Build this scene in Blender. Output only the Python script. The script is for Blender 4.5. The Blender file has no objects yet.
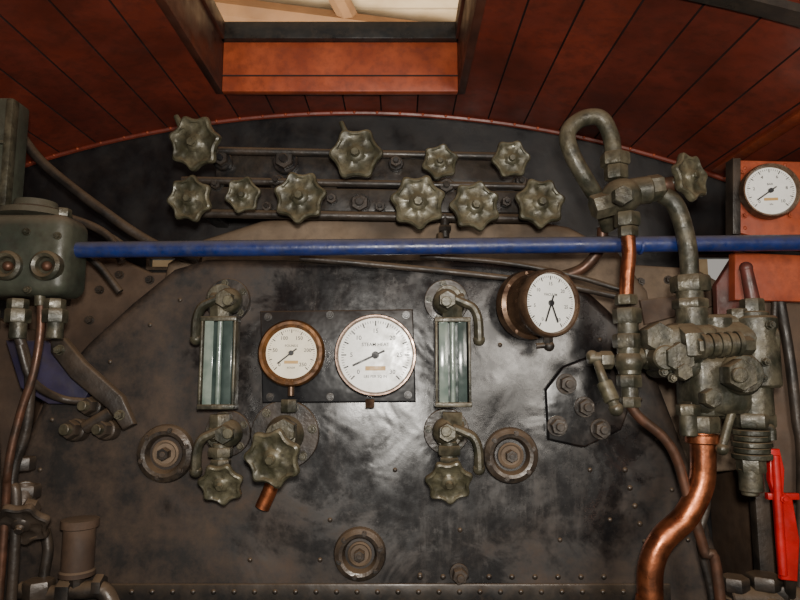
import bpy, bmesh, math, random
from mathutils import Vector, Matrix
random.seed(4)
# ------------------------------------------------------------------ camera
FPX=622.2; PITCH=math.radians(7.0); CAM=Vector((0,-1.5555,1.65))
cd=bpy.data.cameras.new("camera"); cam=bpy.data.objects.new("camera",cd)
bpy.context.collection.objects.link(cam); bpy.context.scene.camera=cam
cd.lens=28; cd.sensor_width=36; cd.clip_start=0.02
cam.location=CAM; cam.rotation_euler=(math.radians(90)+PITCH,0,0)
CP,SP=math.cos(PITCH),math.sin(PITCH)
def P(px,py,y=0.0):
    """survey helper: point of the real plane Y=y seen at photo pixel"""
    a=(px-400)/FPX; b=(300-py)/FPX
    d=Vector((a, CP-b*SP, SP+b*CP)); t=(y-CAM.y)/d.y
    return CAM+d*t
def G(px,py,y=0.0,z=.003):
    p=P(px,py,y); p.z=z; return p
def S(y=0.0,py=300):
    b=(300-py)/FPX
    return (y-CAM.y)/(CP-b*SP)/FPX
# ------------------------------------------------------------------ materials
def mat(name,c1,c2=None,rough=0.5,metal=0.0,scale=12,bump=0.15,bscale=60,dust=None,dustamt=0.5,rvar=0.15,spec=0.5,lo=0.35,hi=0.65,bdist=0.004,grime=None):
    m=bpy.data.materials.new(name); m.use_nodes=True
    nt=m.node_tree; N=nt.nodes; L=nt.links; bs=N["Principled BSDF"]
    tc=N.new("ShaderNodeNewGeometry")
    n1=N.new("ShaderNodeTexNoise"); n1.inputs["Scale"].default_value=scale; n1.inputs["Detail"].default_value=6
    L.new(tc.outputs["Position"],n1.inputs["Vector"])
    r=N.new("ShaderNodeValToRGB"); r.color_ramp.elements[0].position=lo; r.color_ramp.elements[1].position=hi
    r.color_ramp.elements[0].color=(*c1,1); r.color_ramp.elements[1].color=(*(c2 or c1),1)
    L.new(n1.outputs["Fac"],r.inputs["Fac"]); col=r.outputs["Color"]
    if grime: # fine dirty speckle that darkens / dulls the paint
        g=N.new("ShaderNodeTexNoise"); g.inputs["Scale"].default_value=grime[0]; g.inputs["Detail"].default_value=8; g.inputs["Roughness"].default_value=.7
        L.new(tc.outputs["Position"],g.inputs["Vector"])
        gr=N.new("ShaderNodeMapRange"); gr.inputs[1].default_value=.45; gr.inputs[2].default_value=.68; gr.inputs[4].default_value=grime[1]
        L.new(g.outputs["Fac"],gr.inputs[0])
        mx=N.new("ShaderNodeMix"); mx.data_type='RGBA'; L.new(gr.outputs[0],mx.inputs[0]); L.new(col,mx.inputs[6]); mx.inputs[7].default_value=(*grime[2],1); col=mx.outputs[2]
    if dust:
        sx=N.new("ShaderNodeSeparateXYZ"); L.new(tc.outputs["Normal"],sx.inputs[0])
        mr=N.new("ShaderNodeMapRange"); mr.inputs[1].default_value=0.0; mr.inputs[2].default_value=0.9
        mr.inputs[3].default_value=0; mr.inputs[4].default_value=dustamt
        L.new(sx.outputs["Z"],mr.inputs[0])
        mx=N.new("ShaderNodeMix"); mx.data_type='RGBA'
        L.new(mr.outputs[0],mx.inputs[0]); L.new(col,mx.inputs[6]); mx.inputs[7].default_value=(*dust,1)
        col=mx.outputs[2]
    L.new(col,bs.inputs["Base Color"])
    n3=N.new("ShaderNodeTexNoise"); n3.inputs["Scale"].default_value=scale*2.3; n3.inputs["Detail"].default_value=4
    L.new(tc.outputs["Position"],n3.inputs["Vector"])
    m2=N.new("ShaderNodeMapRange"); m2.inputs[1].default_value=0.3; m2.inputs[2].default_value=0.7
    m2.inputs[3].default_value=max(0.03,rough-rvar); m2.inputs[4].default_value=min(1,rough+rvar)
    L.new(n3.outputs["Fac"],m2.inputs[0]); L.new(m2.outputs[0],bs.inputs["Roughness"])
    bs.inputs["Metallic"].default_value=metal; bs.inputs["Specular IOR Level"].default_value=spec
    if bump:
        n2=N.new("ShaderNodeTexNoise"); n2.inputs["Scale"].default_value=bscale; n2.inputs["Detail"].default_value=3
        L.new(tc.outputs["Position"],n2.inputs["Vector"])
        b=N.new("ShaderNodeBump"); b.inputs["Strength"].default_value=bump; b.inputs["Distance"].default_value=bdist
        L.new(n2.outputs["Fac"],b.inputs["Height"]); L.new(b.outputs[0],bs.inputs["Normal"])
    return m
def backhead_mat():
    m=bpy.data.materials.new("backhead_iron"); m.use_nodes=True
    nt=m.node_tree; N=nt.nodes; L=nt.links; bs=N["Principled BSDF"]
    g=N.new("ShaderNodeNewGeometry")
    def noise(sc,det=5,rg=.55,vec=None,dist=0):
        n=N.new("ShaderNodeTexNoise"); n.inputs["Scale"].default_value=sc; n.inputs["Detail"].default_value=det; n.inputs["Roughness"].default_value=rg; n.inputs["Distortion"].default_value=dist
        L.new(vec or g.outputs["Position"],n.inputs["Vector"]); return n.outputs["Fac"]
    def math_(op,a,b=None,cl=False):
        n=N.new("ShaderNodeMath"); n.operation=op; n.use_clamp=cl
        for i,v in enumerate((a,b)):
            if v is None: continue
            if isinstance(v,(int,float)): n.inputs[i].default_value=v
            else: L.new(v,n.inputs[i])
        return n.outputs[0]
    def rng(v,a,b,c,d):
        n=N.new("ShaderNodeMapRange"); n.interpolation_type='SMOOTHSTEP'; L.new(v,n.inputs[0])
        for i,q in enumerate((a,b,c,d)): n.inputs[i+1].default_value=q
        return n.outputs[0]
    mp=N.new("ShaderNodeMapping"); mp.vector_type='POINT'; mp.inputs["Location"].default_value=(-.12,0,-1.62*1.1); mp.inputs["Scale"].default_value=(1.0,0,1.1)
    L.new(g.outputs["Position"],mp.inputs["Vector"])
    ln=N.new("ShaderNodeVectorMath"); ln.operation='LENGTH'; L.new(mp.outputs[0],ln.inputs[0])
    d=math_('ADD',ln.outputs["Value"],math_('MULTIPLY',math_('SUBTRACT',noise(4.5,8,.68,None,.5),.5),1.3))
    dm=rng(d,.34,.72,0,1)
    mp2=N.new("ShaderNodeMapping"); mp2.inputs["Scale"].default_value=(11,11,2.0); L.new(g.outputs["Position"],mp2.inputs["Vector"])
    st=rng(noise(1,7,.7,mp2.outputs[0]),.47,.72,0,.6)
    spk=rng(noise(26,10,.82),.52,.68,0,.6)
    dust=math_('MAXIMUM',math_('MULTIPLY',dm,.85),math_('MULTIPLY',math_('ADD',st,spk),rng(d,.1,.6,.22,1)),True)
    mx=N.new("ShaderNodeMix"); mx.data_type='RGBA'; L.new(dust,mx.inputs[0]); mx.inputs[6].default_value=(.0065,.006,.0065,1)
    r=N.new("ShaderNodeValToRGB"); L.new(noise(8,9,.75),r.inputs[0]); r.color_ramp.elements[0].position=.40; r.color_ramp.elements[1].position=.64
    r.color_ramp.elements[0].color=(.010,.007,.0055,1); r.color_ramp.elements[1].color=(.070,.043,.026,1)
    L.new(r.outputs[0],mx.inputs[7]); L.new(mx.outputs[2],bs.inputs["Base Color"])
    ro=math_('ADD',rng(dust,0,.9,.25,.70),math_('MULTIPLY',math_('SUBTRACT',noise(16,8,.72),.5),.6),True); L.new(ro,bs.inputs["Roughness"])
    h=math_('ADD',math_('MULTIPLY',noise(3.0,1,.5),1.0),math_('MULTIPLY',noise(8,2,.5,None,.8),.14))
    h=math_('ADD',h,math_('MULTIPLY',noise(60,4,.6),.009))
    b=N.new("ShaderNodeBump"); b.inputs["Strength"].default_value=.8; b.inputs["Distance"].default_value=.028; L.new(h,b.inputs["Height"]); L.new(b.outputs[0],bs.inputs["Normal"])
    bs.inputs["Specular IOR Level"].default_value=.6
    return m
DUST=(0.17,0.115,0.07)
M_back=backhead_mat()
M_black=mat("black_paint",(0.008,0.008,0.009),(0.026,0.022,0.018),0.36,0,8,0.3,30,DUST,0.7,grime=(45,.5,(.055,.04,.028)))
M_plate=mat("gauge_plate_black",(0.006,0.006,0.0075),(0.012,0.012,0.013),0.30,0,6,0.35,12,DUST,0.5,.08,bdist=.01)
M_wall=mat("black_wall_paint",(0.004,0.004,0.005),(0.011,0.0095,0.0095),0.45,0,6,0.3,20,DUST,0.5,grime=(14,.4,(.03,.022,.017)))
M_brown=mat("dusty_cladding",(0.075,0.052,0.035),(0.19,0.135,0.09),0.75,0,7,0.3,25,DUST,0.8,grime=(30,.5,(.05,.036,.025)))
M_panel=mat("brown_side_panel",(0.042,0.024,0.015),(0.10,0.060,0.037),0.7,0,7,0.3,25,DUST,0.8,grime=(30,.5,(.03,.019,.013)))
M_ring=mat("oxidised_plug_iron",(0.013,0.011,0.010),(0.05,0.036,0.026),0.4,0.1,20,0.3,80,DUST,0.9,grime=(60,.5,(.08,.06,.04)))
M_pipe=mat("dark_pipe",(0.014,0.012,0.0105),(0.052,0.038,0.028),0.45,0.1,14,0.3,80,DUST,0.8)
M_wheel=mat("bronze_green",(0.046,0.044,0.026),(0.118,0.106,0.066),0.42,0.2,22,0.35,60,(0.23,0.175,0.10),0.5,lo=.4,hi=.62,grime=(70,.75,(.022,.018,.012)))
M_body=mat("verdigris_iron",(0.028,0.029,0.019),(0.10,0.088,0.057),0.42,0.2,20,0.4,80,(0.22,0.16,0.095),0.7,lo=.4,hi=.62,grime=(60,.7,(.022,.017,.012)))
M_green=mat("green_grey_paint",(0.026,0.034,0.025),(0.058,0.062,0.044),0.45,0.0,10,0.25,50,(0.2,0.15,0.10),0.7,grime=(35,.55,(.025,.02,.015)))
M_blue=mat("blue_paint",(0.005,0.014,0.078),(0.012,0.026,0.13),0.4,0,20,0.2,70,(0.12,0.11,0.10),0.7,grime=(60,.6,(.03,.032,.05)))
M_bluep=mat("blue_purple_paint",(0.016,0.014,0.04),(0.04,0.032,0.068),0.5,0,10,0.2,40,DUST,0.5,grime=(30,.5,(.035,.026,.022)))
M_cop=mat("copper",(0.50,0.16,0.065),(0.20,0.068,0.034),0.36,0.9,14,0.25,50,None,0,0.1,0.5,0.38,0.7,grime=(40,.7,(.09,.04,.025)))
M_copd=mat("tarnished_copper",(0.13,0.058,0.034),(0.05,0.031,0.022),0.45,0.5,20,0.15,60,DUST,0.4)
M_woods=[mat("red_roof_boards_%d"%i,c1,c2,0.42,0,5,0.2,30,None,0,0.12,0.4,.3,.7,grime=(30,.55,(.05,.017,.011))) for i,(c1,c2) in enumerate([((.200,.034,.018),(.095,.019,.011)),((.170,.030,.017),(.080,.017,.011)),((.225,.039,.020),(.115,.022,.012))])]
M_wood=M_woods[0]
M_wood2=mat("orange_red_paint",(0.38,0.078,0.029),(0.24,0.044,0.018),0.45,0,10,0.3,30,None,0,0.1,0.4,grime=(40,.4,(.11,.032,.017)))
M_groove=mat("groove_dark",(0.018,0.006,0.0045),None,0.7,0,9,0)  # dark seam line put into the groove colour, standing in for shading
M_brwood=mat("brown_hatch_paint",(0.085,0.026,0.014),(0.04,0.015,0.010),0.5,0,9,0.2,30)
M_bez=mat("brass_wood_bezel",(0.20,0.085,0.025),(0.07,0.032,0.013),0.30,0.4,30,0.1,60,grime=(50,.5,(.05,.03,.015)))
M_bez2=mat("dark_brown_bezel",(0.08,0.045,0.028),(0.16,0.10,0.06),0.33,0.6,30,0.1,60)
M_steel=mat("steel_bezel",(0.24,0.16,0.12),(0.12,0.08,0.06),0.33,0.7,30,0.1,60)
M_dial=mat("dial_white",(0.86,0.86,0.81),(0.78,0.78,0.73),0.3,0,20,0)
M_dialc=mat("dial_cream",(0.86,0.79,0.62),(0.76,0.68,0.52),0.35,0,20,0)
M_ink=mat("dial_ink",(0.012,0.012,0.014),None,0.5,0,20,0)
M_ink2=mat("dial_gold_print",(0.50,0.30,0.10),None,0.5,0,20,0)
M_red=mat("bright_red_paint",(0.50,0.010,0.010),(0.34,0.009,0.009),0.35,0,20,0.1,60)
M_maroon=mat("maroon_paint",(0.10,0.025,0.018),(0.05,0.018,0.014),0.4,0,20,0.1,60)
M_glass=mat("gauge_glass",(0.055,0.078,0.070),(0.03,0.046,0.042),0.16,0,30,0.1,30,None,0,0.06,0.6)
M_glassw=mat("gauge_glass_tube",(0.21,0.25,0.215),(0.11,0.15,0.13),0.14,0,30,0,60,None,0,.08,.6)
M_shed=mat("shed_boards",(0.55,0.42,0.26),(0.42,0.30,0.17),0.8,0,3,0)
M_shedb=mat("shed_beam_wood",(0.24,0.12,0.05),(0.17,0.085,0.038),0.8,0,3,0)
M_floor=mat("floor_steel",(0.04,0.035,0.03),(0.07,0.06,0.045),0.7,0.2,6,0.2,30)
# ------------------------------------------------------------------ builder
def F(c,axis=(0,-1,0),roll=0.0):
    z=Vector(axis).normalized(); up=Vector((0,0,1))
    if abs(z.dot(up))>0.98: up=Vector((0,1,0))
    x=up.cross(z).normalized(); y=z.cross(x)
    m=Matrix((x,y,z)).transposed().to_4x4(); m.translation=Vector(c)
    return m@Matrix.Rotation(roll,4,'Z')
def cat(pts,n=8):
    pts=[Vector(p) for p in pts]
    if len(pts)<3: return pts
    q=[pts[0]*2-pts[1]]+pts+[pts[-1]*2-pts[-2]]; out=[]
    for i in range(1,len(q)-2):
        a,b,c,d=q[i-1],q[i],q[i+1],q[i+2]
        for k in range(n):
            t=k/n
            out.append(0.5*((2*b)+(c-a)*t+(2*a-5*b+4*c-d)*t*t+(3*b-a-3*c+d)*t**3))
    out.append(pts[-1]); return out
class B:
    def __init__(s,name): s.name=name; s.v=[]; s.f=[]; s.fm=[]; s.mats=[]
    def mi(s,m):
        if m not in s.mats: s.mats.append(m)
        return s.mats.index(m)
    def add(s,vs,fs,m,M=None):
        o=len(s.v); k=s.mi(m)
        s.v+= [tuple(M@Vector(v)) if M else tuple(v) for v in vs]
        for f in fs: s.f.append([i+o for i in f]); s.fm.append(k)
    def lathe(s,prof,M,m,seg=24,fn=None,a0=0.0):
        vs=[];fs=[];rings=[]
        for (r,z) in prof:
            if r<=1e-6: rings.append([len(vs)]); vs.append((0,0,z))
            else:
                ring=[]
                for i in range(seg):
                    a=a0+2*math.pi*i/seg; ring.append(len(vs)); vs.append((r*math.cos(a),r*math.sin(a),z))
                rings.append(ring)
        for A,C in zip(rings[:-1],rings[1:]):
            if len(A)==1 and len(C)==1: continue
            for i in range(seg):
                j=(i+1)%seg
                if len(A)==1: fs.append([A[0],C[i],C[j]])
                elif len(C)==1: fs.append([A[i],C[0],A[j]])
                else: fs.append([A[i],C[i],C[j],A[j]])
        s.add(vs,fs,m,M)
    def cyl(s,M,r,h,m,seg=24,ch=0.12,z0=0.0,r2=None):
        r2=r if r2 is None else r2; c=min(r,r2,h)*ch
        s.lathe([(0,z0),(r-c,z0),(r,z0+c),(r2,z0+h-c),(r2-c,z0+h),(0,z0+h)],M,m,seg)
    def rod(s,a,b,r,m,seg=16,r2=None):
        a=Vector(a);b=Vector(b); s.cyl(F(a,b-a),r,(b-a).length,m,seg,0.1,0,r2)
    def hexn(s,M,r,h,m,z0=0.0,seg=6):
        c=min(r,h)*0.14
        s.lathe([(0,z0),(r*0.93,z0),(r,z0+c),(r,z0+h-c),(r*0.93,z0+h),(0,z0+h)],M,m,seg,a0=math.pi/6)
    def ball(s,c,r,m,seg=18,sc=(1,1,1)):
        n=9; pr=[(r*math.sin(math.pi*i/n),-r*math.cos(math.pi*i/n)) for i in range(n+1)]
        pr[0]=(0,-r); pr[-1]=(0,r)
        s.lathe(pr,Matrix.Translation(Vector(c))@Matrix.Diagonal((*sc,1)),m,seg)
    def tube(s,pts,r,m,seg=12,n=8,flat=1.0,rr=None):
        c=cat(pts,n); vs=[];fs=[]; t=(c[1]-c[0]).normalized()
        up=Vector((0,1,0)) if abs(t.y)<0.9 else Vector((1,0,0)); x=t.cross(up).normalized()
        for i,p in enumerate(c):
            tt=((c[min(i+1,len(c)-1)]-c[max(i-1,0)])).normalized()
            x=(x-tt*x.dot(tt)).normalized(); y=tt.cross(x)
            q=r if rr is None else r+(rr-r)*i/(len(c)-1)
            for k in range(seg):
                a=2*math.pi*k/seg; vs.append(p+x*q*math.cos(a)+y*q*flat*math.sin(a))
        for i in range(len(c)-1):
            for k in range(seg):
                j=(k+1)%seg; fs.append([i*seg+k,i*seg+j,(i+1)*seg+j,(i+1)*seg+k])
        fs.append(list(range(seg))[::-1]); fs.append([(len(c)-1)*seg+k for k in range(seg)])
        s.add(vs,fs,m)
    def box(s,M,sx,sy,sz,m,bev=0.003,seg=2,z0=None):
        bm=bmesh.new(); bmesh.ops.create_cube(bm,size=1)
        for v in bm.verts: v.co=Vector((v.co.x*sx,v.co.y*sy,v.co.z*sz))
        if bev>0: bmesh.ops.bevel(bm,geom=bm.edges[:],offset=min(bev,0.45*min(sx,sy,sz)),segments=seg,affect='EDGES',profile=0.5)
        bm.verts.index_update()
        s.add([v.co.copy() for v in bm.verts],[[v.index for v in f.verts] for f in bm.faces],m,M); bm.free()
    def bb(s,a,b,m,bev=0.003):
        a=Vector(a);b=Vector(b);c=(a+b)/2;d=b-a
        s.box(Matrix.Translation(c),abs(d.x),abs(d.y),abs(d.z),m,bev)
    def poly(s,pts,y0,y1,m,bev=0.0,seg=3):
        """pts: list of (x,z) ; slab between y0 (front) and y1"""
        bm=bmesh.new(); vs=[bm.verts.new((x,y0,z)) for x,z in pts]
        f=bm.faces.new(vs); bm.normal_update()
        if f.normal.y>0: f.normal_flip()
        ret=bmesh.ops.extrude_face_region(bm,geom=[f])
        for v in ret['geom']:
            if isinstance(v,bmesh.types.BMVert): v.co.y=y1
        bmesh.ops.recalc_face_normals(bm,faces=bm.faces[:])
        if bev>0:
            es=[e for e in bm.edges if all(abs(v.co.y-y0)<1e-6 for v in e.verts)]
            bmesh.ops.bevel(bm,geom=es,offset=bev,segments=seg,affect='EDGES',profile=0.5)
        bm.verts.index_update()
        s.add([v.co.copy() for v in bm.verts],[[v.index for v in q.verts] for q in bm.faces],m); bm.free()
    def pp(s,q,y0,y1,m,bev=0.003,seg=3):
        s.poly([(P(a,c,y0).x,P(a,c,y0).z) for a,c in q],y0,y1,m,bev,seg)
    def text(s,t,size,M,m):
        cu=bpy.data.curves.new("t",'FONT'); cu.body=t; cu.size=size; cu.align_x='CENTER'; cu.align_y='CENTER'; cu.resolution_u=2; cu.offset=size*.012
        ob=bpy.data.objects.new("t",cu); bpy.context.collection.objects.link(ob)
        dg=bpy.context.evaluated_depsgraph_get(); me=bpy.data.meshes.new_from_object(ob.evaluated_get(dg))
        s.add([v.co.copy() for v in me.vertices],[list(p.vertices) for p in me.polygons],m,M)
        bpy.data.objects.remove(ob); bpy.data.curves.remove(cu); bpy.data.meshes.remove(me)
    def wheel(s,M,R,m,n=6,stem=0.05,mn=None):
        seg=n*14; prof=[(0,.27,0),(.12,.27,0),(.15,.24,0),(.17,.18,0),(.27,.15,0),(.32,.08,0),(.42,.035,0),(.60,.03,.1),(.72,.06,.4),(.80,.13,.8),(.89,.155,1),(.97,.11,1),(1.0,.02,1),(.99,-.08,1),(.92,-.15,1),(.6,-.10,.5),(.3,-.08,0),(.22,-.2,0),(0,-.2,0)]
        vs=[];fs=[];rings=[]
        for (r,z,w) in prof:
            if r==0: rings.append([len(vs)]); vs.append((0,0,z*R)); continue
            ring=[]
            for i in range(seg):
                a=2*math.pi*i/seg; kn=(0.5+0.5*math.cos(n*a))**1.6; lob=1-kn
                q=r*R*(1-0.17*w*lob); zz=z
                if 0.33<r<0.8 and z>0: zz+=0.04*kn
                ring.append(len(vs)); vs.append((q*math.cos(a),q*math.sin(a),zz*R))
            rings.append(ring)
        for A,C in zip(rings[:-1],rings[1:]):
            for i in range(seg):
                j=(i+1)%seg
                if len(A)==1: fs.append([A[0],C[i],C[j]])
                elif len(C)==1: fs.append([A[i],C[0],A[j]])
                else: fs.append([A[i],C[i],C[j],A[j]])
        s.add(vs,fs,m,M)
        s.hexn(M,R*0.15,R*0.10,mn or m,z0=R*0.24)
        s.cyl(M,R*0.17,stem,M_pipe,16,0.05,z0=-stem-R*0.1)
        s.hexn(M,R*0.34,R*0.3,m,z0=-stem-R*0.1)
    def rivet(s,c,r,m,ax=(0,-1,0)):
        s.lathe([(r*1.0,-r*0.3),(r,0),(r*.75,r*.4),(r*.35,r*.6),(0,r*.65)],F(c,ax),m,10)
    def nutstud(s,c,r,m,ax=(0,-1,0),h=None):
        Mx=F(c,ax,random.random()); h=h or r*1.2
        s.cyl(Mx,r*1.25,r*0.3,m,18); s.hexn(Mx,r,h,m,z0=r*0.2); s.cyl(Mx,r*0.5,h*1.6,m,12)
    def done(s):
        me=bpy.data.meshes.new(s.name); c=Vector((0,0,0))
        for v in s.v: c+=Vector(v)
        c/=len(s.v)
        me.from_pydata([tuple(Vector(v)-c) for v in s.v],[],s.f)
        for m in s.mats: me.materials.append(m)
        me.polygons.foreach_set("material_index",s.fm)
        me.polygons.foreach_set("use_smooth",[True]*len(s.f)); me.update()
        bm=bmesh.new(); bm.from_mesh(me); bmesh.ops.recalc_face_normals(bm,faces=bm.faces[:]); bm.to_mesh(me); bm.free()
        me.set_sharp_from_angle(angle=math.radians(38))
        ob=bpy.data.objects.new(s.name,me); ob.location=c; bpy.context.collection.objects.link(ob); return ob
# ------------------------------------------------------------------ cab shell
YW=0.35; YE=YW-.003
top=P(355,113,YW); XC=top.x; ZT=top.z; RR=3.22
def arch(x): return ZT-(RR-math.sqrt(RR*RR-(x-XC)**2))
XL,XR=-1.6,1.6; YB=-2.4
hL=P(222,83,.145).x; hR=P(458,83,.145).x; HY0,HY1=-0.62,0.145
bs=[hL+(hR-hL)*i/6 for i in range(7)]
x=hL
while x>XL-0.1: x-=0.112; bs.insert(0,x)
x=hR
while x<XR+0.1: x+=0.112; bs.append(x)
b=B("ceiling")
for k,(x0,x1) in enumerate(zip(bs[:-1],bs[1:])):
    rng=[(YB,YW+0.02)]
    if x0>hL-1e-4 and x1<hR+1e-4: rng=[(YB,HY0-.024),(HY1+.024,YW+0.02)]
    z0,z1=arch(x0),arch(x1); g=0.0024; dz=(z1-z0)/(x1-x0)
    cs=[(x0,z0+.006),(x0+g,z0+dz*g),(x1-g,z1-dz*g),(x1,z1+.006),(x1,z1+.025),(x0,z0+.025)]
    for ya,yb in rng:
        vs=[(cx,ya,cz) for cx,cz in cs]+[(cx,yb,cz) for cx,cz in cs]
        b.add(vs,[[1,2,8,7],[3,4,10,9],[4,5,11,10],[5,0,6,11],[0,1,2,3,4,5][::-1],[6,7,8,9,10,11]],M_woods[(k*7//3)%3])
        b.add(vs,[[0,1,7,6],[2,3,9,8]],M_groove)
b.done()
b=B("window_1")
zb=min(arch(hL),arch(hR))-0.004; zt=P(340,42,HY1).z
b.bb((hL,HY1,zb),(hR,HY1+.025,zt),M_wood2,.003)
b.bb((hL-.01,HY1-.004,zb+.045),(hR+.01,HY1,zb+.048),M_groove,0)
b.bb((hL-.02,HY0-.025,zb),(hR+.02,HY0,zt),M_brwood,.003)
b.bb((hL-.022,HY0,zb),(hL,HY1+.02,zt),M_brwood,.003)
b.bb((hR,HY0,zb),(hR+.022,HY1+.02,zt),M_brwood,.003)
zf=P(340,21,HY1-.02).z
b.bb((hL-.02,HY1-.02,zt),(hR+.02,HY1+.03,zf),M_black,.004)
b.bb((hL-.02,HY0-.03,zt),(hR+.02,HY0+.02,zf),M_black,.004)
b.bb((hL-.02,HY0,zt),(hL+.008,HY1,zf),M_brwood,.004)
b.bb((hR-.008,HY0,zt),(hR+.02,HY1,zf),M_brwood,.004)
b.done()
b=B("trim_1")
pts=[Vector((XL+ (XR-XL)*i/48,YW-.008,arch(XL+(XR-XL)*i/48)-.003)) for i in range(49)]
b.tube(pts,.008,M_wood,8,1)
for i in range(1,44):
    xx=XL+(XR-XL)*i/44; b.rivet((xx,YW-.016,arch(xx)-.004),.0045,M_wood2)
b.done()
b=B("trim_2"); xx=P(708,168,YW).x
b.box(Matrix.Translation((xx,(YB+YW)/2-.02,arch(xx)-.004))@Matrix.Rotation(math.asin((xx-XC)/RR),4,'Y'),.03,YW-YB-.06,.02,M_wood2,.003)
b.done()
b=B("roof_carline")
yr=-0.425
def ribseg(xs):
    vs=[];fs=[]
    for xx in xs:
        z=arch(xx); vs+=[(xx,yr-.02,z),(xx,yr-.02,z-.018),(xx,yr+.02,z-.018),(xx,yr+.02,z)]
    for i in range(len(xs)-1):
        for k in range(4):
            j=(k+1)%4; fs.append([i*4+k,i*4+j,i*4+4+j,i*4+4+k])
    b.add(vs,fs,M_black)
cs=[XL+(XR-XL)*i/40 for i in range(41)]
ribseg([x for x in cs if x<hL-.03]); ribseg([x for x in cs if x>hR+.03]); b.done()
W=[(P(150,262,YW).x,P(182,262,YW).x,P(0,267,YW).z,P(0,259,YW).z),(P(697,262,YW).x,P(735,262,YW).x,P(0,285,YW).z,P(0,258,YW).z)]
b=B("wall_front"); xs=sorted(set([XL+(XR-XL)*i/50 for i in range(51)]+[w[0] for w in W]+[w[1] for w in W]))
def col(x0,x1,za,zb0,zb1):
    vs=[(x0,YW,za),(x1,YW,za),(x1,YW,zb1),(x0,YW,zb0),(x0,YW+.02,za),(x1,YW+.02,za),(x1,YW+.02,zb1),(x0,YW+.02,zb0)]
    b.add(vs,[[0,1,2,3],[5,4,7,6],[0,4,5,1],[3,2,6,7],[0,3,7,4],[1,5,6,2]],M_wall)
for x0,x1 in zip(xs[:-1],xs[1:]):
    t0,t1=arch(x0)+.01,arch(x1)+.01; w=[q for q in W if x0>=q[0]-1e-6 and x1<=q[1]+1e-6]
    if w: col(x0,x1,0,w[0][2],w[0][2]); col(x0,x1,w[0][3],t0,t1)
    else: col(x0,x1,0,t0,t1)
b.done()
for k,xx in (("left",XL),("right",XR)):
    b=B("wall_"+k); s_=-1 if k=="left" else 1
    b.bb((xx,YB,0),(xx+s_*.02,YW+.02,arch(xx)+.02),M_wall,0); b.done()
b=B("floor"); b.bb((XL,YB,-.03),(XR,YW+.02,0),M_floor,0); b.done()
for i,q in enumerate(W):
    b=B("window_%d"%(i+2)); t=.010
    b.bb((q[0]-t,YW-.006,q[2]-t),(q[1]+t,YW,q[2]),M_brown,.001); b.bb((q[0]-t,YW-.006,q[3]),(q[1]+t,YW,q[3]+t),M_brown,.001)
    b.bb((q[0]-t,YW-.006,q[2]),(q[0],YW,q[3]),M_brown,.001); b.bb((q[1],YW-.006,q[2]),(q[1]+t,YW,q[3]),M_brown,.001); b.done()
b=B("shed_roof")
for i in range(40):
    y0=-2+i*.36; b.bb((-7,y0,5.2),(7,y0+.33,5.24),M_shed,0)
for i in range(12):
    a=Vector((-7+i*1.3,-2,5.1)); c=Vector((-4+i*1.3,12,5.1)); b.rod(a,c,.10,M_shedb,8)
b.rod((-7,2.6,5.0),(7,5.8,5.0),.13,M_shedb,8)
b.rod((-7,4.4,5.0),(7,5.0,5.0),.06,M_shedb,8)
b.done()
b=B("shed_wall"); b.bb((-7,12.4,0),(7,12.5,5.2),M_shed,0); b.done()
# ------------------------------------------------------------------ boiler
b=B("locomotive_boiler")
o=[(-90,760),(-60,640),(-25,560),(0,500),(22,440),(48,385),(85,343),(130,302),(172,268),(205,258),(480,258),(535,265),(588,288),(628,325),(662,385),(695,470),(722,560),(745,640),(775,760)]
q=[(P(a,c,0).x,P(a,c,0).z) for a,c in o]
q=[(q[0][0],0.02)]+q+[(q[-1][0],0.02)]
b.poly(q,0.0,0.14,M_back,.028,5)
o=[(150,330),(165,262),(200,238),(260,219),(340,210),(420,208),(500,212),(570,225),(620,250),(650,290),(660,340)]
b.poly([(P(a,c,.14).x,P(a,c,.14).z) for a,c in o],.14,YE,M_brown,.03,4)
b.bb((P(60,0,0).x,-.008,P(0,607,0).z),(P(640,0,0).x,.0,P(0,583,0).z),M_black,.004)
for i in range(28): b.rivet(P(70+i*20.5,592,-.008),.0065,M_black)
for i in range(9): b.rivet(P(420+i*23,577,0),.007,M_black)
for i in range(7): b.rivet(P(625+i*5,470+i*18,0),.007,M_ring)
for a,c in [(40,470),(52,420),(640,400),(657,440),(672,490),(688,540),(600,340),(150,325),(110,362),(320,560),(420,575),(560,540),(250,560),(610,520),(520,300),(500,345),(180,300),(395,470),(330,520),(460,530),(590,470)]:
    b.rivet(P(a,c,0),.006,M_ring)
b.done()
def plug(px,py,R=27):
    b=B("washout_plug"); M=F(P(px,py,0.004)); s=S(0)
    b.lathe([(R*s,-.006),(R*s,.008),(R*s*.95,.018),(R*s*.78,.024),(R*s*.66,.022),(R*s*.58,.010),(R*s*.54,-.002),(0,-.002)],M,M_ring,32)
    b.lathe([(R*s*.46,-.002),(R*s*.46,.012),(R*s*.40,.016),(R*s*.34,.010),(0,.008)],M,M_brown,24)
    for i in range(6):
        a=i*math.pi/3+.3; b.nutstud(M@Vector((math.cos(a)*R*s*.80,math.sin(a)*R*s*.80,.020)),.0058,M_pipe)
    b.hexn(M,R*s*.22,.024,M_ring,z0=.008); b.cyl(M,R*s*.10,.034,M_pipe,12); b.done()
plug(167,453,28); plug(510,455,27); plug(360,553,25)
b=B("boiler_stud"); b.nutstud(P(459,573,-.003),.018,M_pipe,h=.03); b.done()
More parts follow.
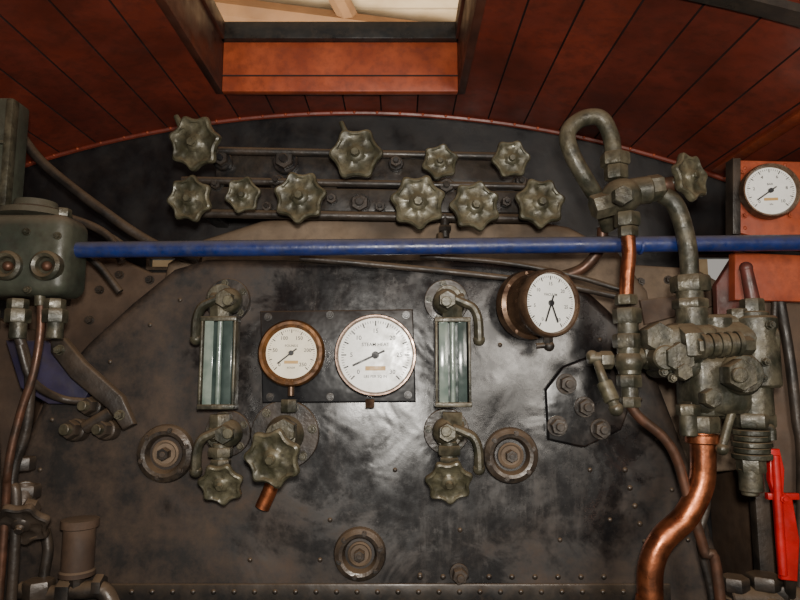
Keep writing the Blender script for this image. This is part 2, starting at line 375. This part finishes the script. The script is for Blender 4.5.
# ------------------------------------------------------------------ steam manifold + wheels
b=B("steam_manifold")
YM=0.08
def bar(a,c,r,m=M_black,y=YM): b.rod(P(*a,y),P(*c,y),r*S(y),m,16)
bar((190,150),(525,157),4.0,M_pipe); bar((182,180),(548,187),3.8,M_pipe); bar((182,213),(548,219),4.5,M_pipe)
b.pp([(215,150),(515,158),(522,176),(540,184),(215,180)],YM+.03,YM+.06,M_black,.006)
b.pp([(185,186),(545,191),(548,214),(185,210)],YM+.01,YM+.05,M_black,.006)
for a in (200,330,445,535):
    p=P(a,198,YM+.04); b.bb((p.x-.02,YM+.03,p.z-.03),(p.x+.02,YE,p.z+.03),M_black,.004)
for a,c,r in [(285,161,13),(360,204,12),(446,187,10),(222,160,10),(277,182,8),(396,163,8),(332,200,7),(520,183,8),(217,186,7),(268,208,7),(380,208,7),(506,203,7)]:
    M=F(P(a,c,YM+.01)); s=S(YM)
    b.cyl(M,r*s,.02,M_black,18,z0=-.02); b.hexn(M,r*s*.75,.018,M_pipe); b.cyl(M,r*s*.35,.03,M_black,12)
b.rod(P(445,215,YM),P(445,238,YM),.012,M_pipe); b.hexn(F(P(445,226,YM),(0,0,-1)),.018,.015,M_pipe)
b.done()
WH=[(195,143,27,7,.12,-.25),(356,154,26,6,.0,-.1),(440,162,18,6,.3,0),(511,159,19,6,.1,.1),(190,199,23,7,.5,-.2),(243,195,18,6,.2,-.1),(300,197,26,7,.15,-.1),(418,202,27,7,.3,.0),(475,206,25,7,.45,.1),(540,203,25,7,.2,.15)]
for a,c,r,n,ro,tx in WH:
    b=B("valve_handwheel"); y=-0.02+random.uniform(-.015,.015); s=S(y,c)
    M=F(P(a,c,y),(tx*.8,-1,-.12+random.uniform(-.15,.15)),ro)
    b.wheel(M,r*s*1.06,M_wheel,n,stem=.075)
    if a==356: b.rod(P(347,136,y),P(341,122,y),.009,M_wheel,r2=.006)
    if a==195: b.rod(P(183,130,y),P(176,116,y),.010,M_wheel,r2=.007)
    b.done()
# ------------------------------------------------------------------ blue bar
b=B("blue_handrail"); y=-.12
b.rod(P(66,250,y),P(860,242,y),8.2*S(y),M_blue,24)
p_=P(640,246,y); b.cyl(F(p_-Vector((.003,0,0)),(1,0,0)),8.8*S(y),.006,M_blue,20)
b.done()
# ------------------------------------------------------------------ dials
def dial(b,M,R,mt,nt=50,a0=225,a1=-45,nums=None,ns=.16,hand=-120,txt=None,txt2=None):
    b.cyl(M,R,.002,mt,48,0,z0=0)
    T=lambda x,y,z,r=0: M@Matrix.Translation((x,y,z))@Matrix.Rotation(r,4,'Z')
    for i in range(nt+1):
        a=math.radians(a0+(a1-a0)*i/nt); big=(i%5==0); l=R*(.14 if big else .07)
        r=R*.93-l/2; b.box(T(r*math.cos(a),r*math.sin(a),.0024,a),l,R*(.036 if big else .016),.0006,M_ink,0)
    if nums:
        k=len(nums)
        for i,t in enumerate(nums):
            a=math.radians(a0+(a1-a0)*i/(k-1)); b.text(t,R*ns*1.12,T(R*.65*math.cos(a),R*.65*math.sin(a),.0026),M_ink)
    if txt: b.text(txt,R*.13,T(0,R*.28,.0026),M_ink)
    if txt2:
        b.box(T(0,-R*.36,.0024),R*.55,R*.12,.0006,M_ink2,0); b.text(txt2,R*.10,T(0,-R*.58,.0026),M_ink)
    a=math.radians(hand)
    b.box(T(R*.2*math.cos(a),R*.2*math.sin(a),.006,a),R*.95,R*.055,.001,M_ink,0)
    b.cyl(T(0,0,.002),R*.10,.007,M_ink,16)
b=B("gauge_mounting_plate")
b.pp([(260,311),(413,309),(416,402),(262,403)],-.02,0,M_plate,.004)
for a,c in [(268,317),(406,315),(408,395),(270,397),(330,315),(330,397)]: b.nutstud(P(a,c,-.02),.008,M_black)
b.done()
def bezel(b,M,R,m,w=.2,d=.05):
    b.lathe([(0,-d),(R*.96,-d),(R*.96,-d+.03),(R,-.012),(R,.006),(R*(1-w*.25),.013),(R*(1-w*.6),.013),(R*(1-w),.004),(R*(1-w),.0),(0,0)],M,m,48)
b=B("pressure_gauge"); y=-.065; M=F(P(291.5,353,y)); R=33*S(y)
bezel(b,M,R,M_bez,.24,.045); dial(b,M,R*.76,M_dialc,50,nums=["0","50","100","150","200","250"],ns=.18,hand=218,txt="POUNDS",txt2="BOILER")
b.rod(P(291,385,y+.01),P(291,396,y+.01),.008,M_bez2); b.done()
b=B("pressure_gauge"); y=-.065; M=F(P(375.5,355,y)); R=40.5*S(y)
bezel(b,M,R,M_steel,.1,.045); dial(b,M,R*.90,M_dial,60,nums=["0","5","10","15","20","25","30"],ns=.15,hand=205,txt="STEAM HEAT",txt2="LBS PER SQ IN")
b.hexn(F(P(370,399,y+.01),(0,0,-1)),.012,.02,M_bez2); b.done()
b=B("vacuum_gauge"); y=-.11; c=P(550,303,y); M=F(c,(.42,-1,-.05)); R=33.5*S(y)
b.lathe([(0,-.115),(R*.8,-.115),(R*1.08,-.10),(R*1.08,-.075),(R*.96,-.07),(R*.96,-.02),(R*1.03,-.012),(R*1.03,.006),(R*.98,.012),(R*.91,.012),(R*.89,.002),(0,0)],M,M_bez2,48)
for i in range(8):
    a=i*math.pi/4+.2; b.nutstud(M@Vector((math.cos(a)*R*1.0,math.sin(a)*R*1.0,-.075)),.004,M_bez2)
dial(b,M,R*.88,M_dial,60,240,-60,nums=["0","5","10","15","20","25","30"],ns=.15,hand=-110,txt="VACUUM")
a=math.radians(-68); b.box(M@Matrix.Translation((R*.3*math.cos(a),R*.3*math.sin(a),.006))@Matrix.Rotation(a,4,'Z'),R*.65,R*.05,.001,M_ink,0)
b.hexn(F(P(548,336,y+.02),(0,0,-1)),.012,.022,M_pipe); b.rod(P(549,345,y+.02),P(536,346,y+.02),.007,M_pipe); b.ball(P(549,346,y+.02),.013,M_pipe)
b.rod(c+Vector((-.03,.08,0)),(c.x-.03,.0,c.z),.04,M_pipe); b.done()
# ------------------------------------------------------------------ water gauges
def watergauge(gx,side,topc,botc,wh,name="water_level_gauge"):
    b=B(name); y=-.075; s=S(y)
    for (a,c,k) in (topc+(1,),botc+(-1,)):
        M=F(P(a,c,-.002)); s1=S(0)
        b.cyl(M,22*s1,.014,M_pipe,28)
        for i in range(5):
            an=i*2*math.pi/5+.5; b.nutstud(M@Vector((math.cos(an)*17.5*s1,math.sin(an)*17.5*s1,.012)),.0075,M_body)
        b.cyl(M,13*s1,.075,M_body,20,.05)
        b.ball(P(a,c,y),13.5*s,M_body)
        b.hexn(F(P(a,c,y),(0,-1,0)),9*s,.05,M_body); b.cyl(F(P(a,c,y-.05)),5*s,.014,M_wheel,12)
        p0=P(gx,c,y); p1=P(gx,c+k*19,y)
        b.hexn(F(p0,p1-p0),11*s,(p1-p0).length,M_body)
        b.rod(P(a,c,y),P(gx,c,y),10*s,M_body)
        b.rod(P(a,c,y),P(a+side*17,c,y),7*s,M_body); b.hexn(F(P(a+side*12,c,y),(side,0,0)),9*s,.014,M_body)
    w=16; t0,t1=topc[1]+19,botc[1]-27
    zt_,zb_=P(gx,t0,y).z,P(gx,t1,y).z; xc=P(gx,(t0+t1)/2,y).x; W_=w*s
    b.bb((xc-W_*.8,y-.002,zb_+.004),(xc+W_*.8,y+.004,zt_-.004),M_glass,0)
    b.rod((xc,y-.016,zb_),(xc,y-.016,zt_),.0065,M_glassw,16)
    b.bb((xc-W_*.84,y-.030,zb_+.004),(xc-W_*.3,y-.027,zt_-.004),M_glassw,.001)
    b.bb((xc+W_*.3,y-.030,zb_+.004),(xc+W_*.84,y-.027,zt_-.004),M_glass,.001)
    for q in (-1,1): b.bb((xc+q*W_-.003,y-.034,zb_),(xc+q*W_+.003,y+.008,zt_),M_body,.002)
    b.bb((xc-W_-.004,y-.036,zt_-.005),(xc+W_+.004,y+.01,zt_+.006),M_body,.002)
    b.bb((xc-W_-.004,y-.036,zb_-.006),(xc+W_+.004,y+.01,zb_+.005),M_body,.002)
    for (a,c) in (topc,botc):
        yy=y-.02; k=side
        b.tube([P(a+k*6,c-4,yy),P(a+k*18,c+1,yy),P(a+k*27,c+6,yy),P(a+k*32,c+18,yy),P(a+k*33,c+38,yy)],4.2*s,M_body,10,6,1.3,rr=5*s)
        b.ball(P(a+k*33,c+38,yy),6*s,M_body)
    a,c=botc; b.rod(P(wh[0],c+10,y),P(wh[0],wh[1]-12,y),8*s,M_body); b.hexn(F(P(wh[0],c+14,y),(0,0,-1)),12*s,.022,M_body)
    b.hexn(F(P(wh[0],c+26,y),(0,0,-1)),10*s,.016,M_body)
    M=F(P(wh[0],wh[1],y-.03),(0,-1,-.4),.3); b.wheel(M,wh[2]*s*1.06,M_wheel,7,stem=.03)
    b.done()
watergauge(221,-1,(229,301),(229,433),(221,484,21))
watergauge(452,1,(446,302),(446,431),(449,482,22))
# ------------------------------------------------------------------ centre valve
b=B("blower_valve"); s=S(0); M=F(P(286,434,-.001))
b.cyl(M,33*s,.018,M_pipe,32)
for i in range(6):
    an=i*math.pi/3+.2; b.nutstud(M@Vector((math.cos(an)*27*s,math.sin(an)*27*s,.016)),.009,M_body)
b.lathe([(0,0),(20*s,.0),(18*s,.03),(14*s,.05),(14*s,.075),(0,.08)],M,M_body,24)
b.hexn(F(P(286,430,-.06),(0,-1,0)),12*s,.04,M_body)
b.hexn(F(P(289,412,-.05),(0,0,1)),8*s,.03,M_body)
p=P(285,440,-.04); q=P(274,459,-.15); b.rod(p,q,9*s,M_body)
b.wheel(F(P(273,458,-.17),(-.2,-1,-.15),.4),30*S(-.17),M_wheel,7,stem=.05)
b.tube([P(278,455,-.03),P(275,475,-.03),P(270,490,-.03),P(262,508,-.03)],7*s,M_cop)
b.hexn(F(P(279,468,-.03),(-.2,0,-1)),11*s,.02,M_body)
b.done()
b=B("washout_cover_plate")
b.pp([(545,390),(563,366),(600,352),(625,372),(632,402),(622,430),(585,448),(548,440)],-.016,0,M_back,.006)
for a,c in [(566,384),(584,407),(557,426),(600,429)]: b.nutstud(P(a,c,-.016),.020,M_ring,h=.024)
b.done()
# ------------------------------------------------------------------ right injector
Y=-.16; s=S(Y)
def hx(b,px,py,r,h,ax,y=Y,m=M_body):
    ax=Vector(ax).normalized(); c=P(px,py,y)-ax*(h*s/2); b.hexn(F(c,ax),r*s,h*s,m)
def cy(b,px,py,r,h,ax,y=Y,m=M_body,ch=.12,seg=28):
    ax=Vector(ax).normalized(); c=P(px,py,y)-ax*(h*s/2); b.cyl(F(c,ax),r*s,h*s,m,seg,ch)
b=B("steam_valve")
b.tube([P(609,228,Y+.09),P(601,205,Y+.05),P(586,180,Y+.01),P(571,152,Y),P(568,132,Y),P(582,119,Y),P(600,118,Y),P(610,134,Y),P(614,156,Y)],8.5*s,M_body,16)
hx(b,615,160,15,13,(0,0,1)); hx(b,616,173,12,14,(0,0,1))
b.ball(P(622,196,Y),19*s,M_body,24,(1.1,1,.95))
hx(b,603,205,13,22,(.9,0,.25)); cy(b,640,191,14,22,(1,-.1,.12)); hx(b,655,188,14,14,(1,-.1,.12)); cy(b,668,185,8,20,(1,-.1,.12),m=M_copd)
hx(b,622,196,10,10,(0,-1,0),Y-.06)
b.rod(P(665,186,Y),P(684,179,Y-.02),5*s,M_body)
b.wheel(F(P(690,177,Y-.025),(.5,-.9,.05),.2),26*S(Y),M_wheel,7,stem=.02)
hx(b,627,220,13,14,(0,0,1)); hx(b,628,232,10,10,(0,0,1))
b.tube([P(663,195,Y),P(674,203,Y),P(682,222,Y),P(688,250,Y),P(690,280,Y)],9*s,M_body,16)
b.done()
b=B("copper_pipe"); b.tube([P(628,234,Y),P(629,255,Y),P(627,275,Y),P(626,300,Y)],7*s,M_cop,16); b.done()
b=B("steam_injector")
hx(b,690,284,19,16,(0,0,1)); cy(b,690,296,13,12,(0,0,1)); hx(b,690,304,17,10,(0,0,1)); cy(b,692,318,15,22,(0,0,1))
hx(b,626,300,11,10,(0,0,1)); hx(b,627,316,14,15,(0,0,1)); cy(b,628,330,10,20,(0,0,1)); hx(b,628,341,15,14,(0,0,1)); cy(b,629,360,11,30,(0,0,1)); b.ball(P(629,362,Y),14*s,M_body)
hx(b,629,381,12,12,(0,0,1)); cy(b,630,395,8,22,(0,0,1)); hx(b,630,402,10,10,(0,0,1))
hx(b,606,360,9,12,(1,0,0)); cy(b,600,358,6,24,(1,0,0)); b.ball(P(592,356,Y),6*s,M_body)
b.tube([P(597,362,Y-.02),P(602,376,Y-.03),P(608,392,Y-.03),P(615,406,Y-.03)],4*s,M_body,rr=5.5*s); b.ball(P(616,409,Y-.03),7*s,M_body)
b.cyl(F(P(604,382,Y-.025),(.3,-.3,-1)),7.5*s,20*s,M_wheel)
b.rod(P(629,360,Y),P(660,352,Y),9*s,M_body); hx(b,647,356,13,10,(1,0,.1))
b.box(Matrix.Translation(P(680,352,Y+.02)),54*s,60*s,52*s,M_body,.02,3)
hx(b,655,338,15,26,(0,-1,0),Y-.03); hx(b,676,358,15,22,(0,-1,0),Y-.045)
cy(b,660,358,12,30,(0,-1,0),Y-.03)
b.rod(P(668,343,Y),P(770,338,Y),19*s,M_body,28)
hx(b,688,345,21,18,(1,0,.05),Y-.035)
for i in range(9): cy(b,702+i*4.4,346-i*.3,12-(i%2)*1.5,4,(1,0,.02),Y-.07)
hx(b,724,346,9,52,(1,0,.02),Y-.07)
cy(b,720,322,8,70,(1,0,.02),Y+.0); hx(b,738,316,10,14,(0,0,1)); cy(b,716,330,15,26,(0,0,1))
hx(b,765,330,10,16,(1,0,0))
b.box(Matrix.Translation(P(712,383,Y+.01)),56*s,54*s,60*s,M_body,.025,3)
b.lathe([(0,0),(20*s,0),(20*s,.02),(17*s,.03),(0,.03)],F(P(738,374,Y-.04)),M_body,28); hx(b,738,375,15,18,(0,-1,0),Y-.09); cy(b,738,375,7,10,(0,-1,0),Y-.11)
hx(b,710,398,9,14,(0,-1,0),Y-.07); hx(b,682,372,8,14,(0,-1,0),Y-.06)
hx(b,752,306,11,14,(0,0,1)); cy(b,752,318,15,12,(0,0,1))
cy(b,756,352,21,70,(0,0,1)); cy(b,754,398,17,36,(0,0,1)); hx(b,753,420,20,14,(0,0,1))
for i in range(5): cy(b,752,432+i*6,18-i%2*2,5,(0,0,1))
hx(b,751,464,13,16,(0,0,1)); cy(b,751,480,11,22,(0,0,1)); cy(b,750,491,8,8,(0,0,1))
b.rod(P(720,410,Y),P(752,408,Y),9*s,M_body); b.tube([P(755,425,Y-.03),P(770,428,Y-.03),P(772,440,Y-.03)],4*s,M_body)
hx(b,704,408,20,14,(0,0,1)); hx(b,701,424,17,16,(0,0,1))
cy(b,688,420,8,30,(0,0,1),Y-.03); hx(b,688,410,11,10,(0,0,1),Y-.03)
b.tube([P(736,398,Y-.03),P(728,425,Y-.03),P(722,447,Y-.03)],4*s,M_body); b.ball(P(722,449,Y-.03),6*s,M_body)
for a,c in [(672,378),(663,372),(735,352),(762,378),(770,325),(765,362)]: b.nutstud(P(a,c,Y-.05),.008,M_body)
b.bb(P(668,372,Y+.02),P(690,340,.0),M_pipe,.004)
b.done()
b=B("copper_pipe"); b.tube([P(701,428,Y),P(703,455,Y),P(701,485,Y),P(686,516,Y),P(662,540,Y),P(651,566,Y),P(650,600,Y),P(650,660,Y),G(650,660,Y)],12*s,M_cop,20)
b.cyl(F(P(702,434,Y),(0,0,-1)),16*s,.02,M_cop); b.done()
b=B("drain_pipe"); b.tube([P(630,405,Y),P(640,418,Y),P(664,438,Y),P(678,462,Y),P(690,505,Y),P(704,550,Y),P(722,620,Y),G(722,620,Y)],5*s,M_copd,12); b.done()
b=B("drain_pipe"); b.tube([P(700,448,Y+.06),P(707,500,Y+.06),P(700,540,Y+.06),P(712,600,Y+.06),P(712,660,Y+.06),G(712,660,Y+.06)],4*s,M_pipe,12)
b.hexn(F(P(704,455,Y+.06),(0,0,1)),9*s,.03,M_pipe); b.done()
b=B("regulator_handle"); b.rod(P(746,268,Y+.02),P(755,312,Y+.02),6*s,M_maroon,16,r2=7.5*s); b.ball(P(746,268,Y+.02),6.5*s,M_maroon); b.done()
# ------------------------------------------------------------------ right panel & gauge
yp=-.02
b=B("gauge_board")
b.pp([(737,160),(860,163),(860,262),(790,246),(737,232)],yp,yp+.03,M_wood2)
b.pp([(733,158),(741,158),(741,234),(733,234)],yp-.006,yp+.03,M_pipe,.002)
b.pp([(735,252),(860,258),(860,300),(815,302),(735,300)],yp,yp+.03,M_wood2)
b.pp([(716,285),(738,250),(760,250),(742,330),(720,360)],yp+.03,yp+.05,M_maroon)
x0=P(742,300,yp+.03).x; x1=P(756,300,yp+.03).x; b.bb((x0,yp+.03,.003),(x1,yp+.06,P(0,228,yp+.03).z),M_pipe)
for a,c in [(745,168),(745,228),(795,240),(785,165)]: b.rivet(P(a,c,yp),.005,M_wood2)
b.bb((P(760,300,.02).x,yp+.04,.003),(P(860,300,.02).x,YE,P(0,300,.02).z),M_panel)
b.done()
b=B("train_pressure_gauge"); y=-.045; M=F(P(770,191,y),(-.12,-1,0)); R=28.5*S(y)
bezel(b,M,R,M_bez2,.14,.024); dial(b,M,R*.86,M_dial,50,nums=["0","2","4","6","8","10"],ns=.17,hand=215,txt="BAR",txt2="kPa")
for i in range(4):
    a=math.pi/4+i*math.pi/2; p=M@Vector((R*1.15*math.cos(a),R*1.15*math.sin(a),-.02)); b.nutstud((p.x,yp,p.z),.006,M_wood2)
b.done()
b=B("red_brake_lever"); y=-.14
b.pp([(770,449),(780,449),(785,470),(784,492),(793,500),(800,540),(798,582),(782,580),(779,540),(776,498),(770,480)],y,y+.014,M_red)
b.rod(P(775,455,y),P(783,575,y),4*S(y),M_red); b.nutstud(P(781,498,y),.009,M_red)
b.rod(P(790,570,y+.01),P(790,620,.0),.012,M_pipe)
b.bb(P(764,492,y+.02),P(800,500,y+.005),M_red,.002)
b.done()
b=B("control_rod"); b.tube([P(780,300,0),P(790,360,0),P(797,420,0),P(802,470,0),P(802,700,0),G(802,700,0)],.012,M_pipe); b.tube([P(775,300,.0),P(771,380,.0),P(766,450,.0)],.008,M_pipe); b.done()
# ------------------------------------------------------------------ background pipes
b=B("steam_pipes")
b.tube([P(20,135,.1),P(45,165,.1),P(95,205,.1),P(150,242,.12),P(200,262,.13)],.014,M_pipe)
b.tube([P(60,215,.05),P(92,226,.05),P(112,240,.05),P(122,262,.05)],.011,M_pipe)
b.tube([P(60,240,.0),P(95,262,.03),P(120,292,.04)],.010,M_pipe)
b.tube([P(75,222,.08),P(110,236,.1),P(132,250,.1),P(150,252,.12)],.008,M_pipe)
b.tube([P(300,258,-.02),P(380,265,-.02),P(480,275,-.02),P(560,285,-.02),P(615,296,-.02)],.008,M_pipe)
b.tube([P(420,256,-.02),P(500,262,-.02),P(570,275,-.02),P(622,290,-.03)],.007,M_pipe)
b.tube([P(603,228,-.05),P(600,248,-.04),P(583,268,-.02),P(560,277,-.01)],.014,M_copd)
b.tube([P(440,235,.06),P(441,250,.03),P(441,262,.0)],.010,M_pipe)
b.done()
b=B("side_cladding_panel")
b.pp([(30,255),(120,258),(150,272),(185,272),(185,420),(0,470),(0,330)],.16,YE,M_panel,.01)
b.pp([(600,262),(696,268),(735,290),(740,330),(745,470),(640,480),(600,340)],.16,YE,M_brown,.01)
b.pp([(640,300),(735,288),(735,300),(645,325)],.13,.16,M_panel,.004)
b.pp([(-60,300),(28,330),(30,400),(-10,520),(-40,620),(-80,620)],.10,.16,M_panel,.006)
for a,c in [(612,285),(640,282),(668,280),(648,310),(672,303),(100,290),(120,275),(150,280),(90,320),(75,275),(110,330)]: b.nutstud(P(a,c,.16),.010,M_pipe)
b.done()
# ------------------------------------------------------------------ left lubricator
yl=-.16; sl=S(yl)
b=B("lubricator")
xr=P(28,150,yl+.08).x
b.bb((P(-45,92,yl).x,yl+.01,P(0,212,yl).z),(xr,yl+.08,P(0,95,yl).z),M_green,.008)
b.bb((xr-.014,yl+.004,P(0,205,yl).z),(xr+.004,yl+.03,P(0,97,yl).z),M_body,.004)
b.bb((P(-45,0,yl).x,yl+.0,P(0,140,yl).z),(xr-.01,yl+.012,P(0,143,yl).z),M_body,.002)
p=P(13,254,yl); b.box(Matrix.Translation((p.x,yl+.045,p.z)),112*sl,.12,84*sl,M_green,.03,5)
b.lathe([(0,0),(36*sl,0),(34*sl,.014),(22*sl,.024),(20*sl,.04),(0,.042)],F((P(24,214,yl).x,yl+.045,P(24,214,yl).z),(0,0,1)),M_green,28)
b.hexn(F((P(56,214,yl).x,yl+.03,P(56,214,yl).z),(0,0,1)),8*sl,.02,M_body)
for a_,c_ in [(8,266),(47,266)]:
    M=F(P(a_,c_,yl-.016)); b.lathe([(0,-.01),(15*sl,-.01),(15*sl,.010),(12*sl,.016),(9*sl,.012),(8*sl,.002),(0,.002)],M,M_body,24); b.ball(P(a_,c_,yl-.022),5*sl,M_copd)
for a_,c_ in [(-3,235),(27,232),(58,236),(28,290)]: b.nutstud(P(a_,c_,yl-.016),.007,M_body)
b.hexn(F(P(66,262,yl+.04),(1,0,0)),12*sl,.02,M_body)
for a_ in (-14,18,55):
    hx(b,a_,304,10,10,(0,0,1),yl+.02); hx(b,a_,316,12,14,(0,0,1),yl+.02); cy(b,a_,330,8,18,(0,0,1),yl+.02)
b.rod(P(40,292,yl+.02),P(40,306,yl+.02),.012,M_body)
b.bb((P(-30,0,yl).x,yl+.09,P(0,290,yl).z),(P(20,0,yl).x,.16,P(0,230,yl).z),M_pipe)
b.done()
b=B("oil_pipes")
b.tube([P(41,300,yl+.02),P(40,335,yl+.02),P(33,375,yl+.02),P(20,415,yl+.02),P(8,470,yl+.02),P(2,560,yl+.04),G(2,560,yl+.04)],4.0*sl,M_copd)
b.tube([P(18,335,yl+.02),P(24,352,yl+.03),P(30,380,yl+.04),P(26,430,yl+.05),P(12,480,yl+.05),P(14,560,yl+.05),G(14,560,yl+.05)],5*sl,M_pipe)
b.tube([P(20,345,yl+.02),P(32,380,yl+.04),P(60,398,-.05),P(90,402,-.03)],4*sl,M_pipe)
b.tube([P(-14,335,yl+.02),P(-10,400,yl+.02),P(-5,470,yl+.03),P(-8,560,yl+.04),G(-8,560,yl+.04)],5*sl,M_pipe)
b.done()
b=B("support_arm")
b.pp([(50,336),(64,338),(84,362),(122,396),(134,424),(122,430),(108,410),(70,378),(50,352)],-.07,-.05,M_pipe,.005)
for a_,c_ in [(60,350),(120,415)]: b.nutstud(P(a_,c_,-.07),.010,M_body)
b.rod(P(122,416,-.05),P(122,416,.0),.014,M_pipe); b.done()
b=B("blue_bracket_plate")
b.pp([(5,340),(48,340),(92,386),(82,404),(48,404),(20,388)],-.03,0.0,M_bluep,.004); b.done()
b=B("pipe_union")
for a_,c_,r in [(82,430,10),(99,407,9),(113,430,9)]:
    M=F(P(a_,c_,0),(-.2,-1,.1)); b.cyl(M,r*sl*1.2,.03,M_pipe); b.hexn(M,r*sl,.05,M_pipe); b.cyl(M,r*sl*.6,.065,M_body)
b.rod(P(85,428,-.03),P(112,412,-.03),7*sl,M_pipe); b.done()
b=B("valve_handwheel"); y=-.12; s1=S(y)
b.wheel(F(P(22,524,y),(.15,-1,-.75),.2),27*s1,M_pipe,7,stem=.05); b.rod(P(22,515,y+.04),P(25,485,y+.06),11*s1,M_pipe); b.hexn(F(P(25,498,y+.06),(0,0,1)),14*s1,.03,M_pipe)
b.hexn(F(P(22,470,y+.06),(0,0,1)),12*s1,.03,M_pipe)
b.rod(P(25,490,y+.06),P(25,490,.01),9*s1,M_pipe); b.done()
b=B("oil_strainer"); y=-.05; s1=S(y); p=P(77,575,y)
b.lathe([(0,0),(16*s1,0),(16*s1,.01),(14.5*s1,.014),(14.5*s1,.105),(17*s1,.108),(17*s1,.125),(0,.128)],F(p,(0,0,1)),M_panel,28)
b.tube([P(77,590,y),P(77,560,y),P(77,530,0.0)],7*s1,M_pipe,8)
b.tube([P(20,590,y),P(50,594,y),P(80,590,y),P(110,600,y),P(120,700,y),G(120,700,y)],8*s1,M_pipe)
b.hexn(F(P(38,598,y),(0,0,1)),14*s1,.04,M_pipe); b.hexn(F(P(60,590,y),(1,0,0)),12*s1,.03,M_pipe); b.hexn(F(P(95,585,y),(1,0,0)),10*s1,.02,M_pipe)
b.tube([P(45,530,y+.03),P(48,550,y+.03),P(44,575,y+.03),P(40,600,y+.03)],5*s1,M_pipe)
b.done()
b=B("brake_valve")
y=-.05; s1=S(y)
for a_,c_,r in [(735,590,13),(765,588,16),(780,597,13)]:
    b.hexn(F(P(a_,c_,y),(0,0,1)),r*s1,.03,M_pipe); b.cyl(F(P(a_,c_+6,y),(0,0,-1)),r*s1*.8,.06,M_pipe)
b.rod(P(728,598,y),P(800,600,y),12*s1,M_pipe); b.rod(P(745,598,y),P(745,598,.0),10*s1,M_pipe); b.done()
# ------------------------------------------------------------------ lights
def area(name,loc,target,size,e,col=(1,1,1)):
    l=bpy.data.lights.new(name,'AREA'); l.energy=e; l.size=size; l.color=col
    o=bpy.data.objects.new(name,l); bpy.context.collection.objects.link(o); o.location=loc
    o.rotation_euler=(Vector(target)-Vector(loc)).to_track_quat('-Z','Y').to_euler(); return o
area("camera_flash",(0.03,-1.62,1.76),(0.0,0,1.78),.08,27,(1,.945,.86))
area("doorway_daylight",(1.0,-2.2,2.05),(0,0,2.0),.7,26,(1,.92,.81))
area("shed_roof_uplight",(0,2.5,2.9),(0,3.5,5.2),3,300,(1,.93,.80))  # added lamp hidden above the cab, aimed up to brighten the shed roof
w=bpy.data.worlds.new("world"); bpy.context.scene.world=w; w.use_nodes=True
w.node_tree.nodes["Background"].inputs[0].default_value=(1,.93,.84,1); w.node_tree.nodes["Background"].inputs[1].default_value=.36
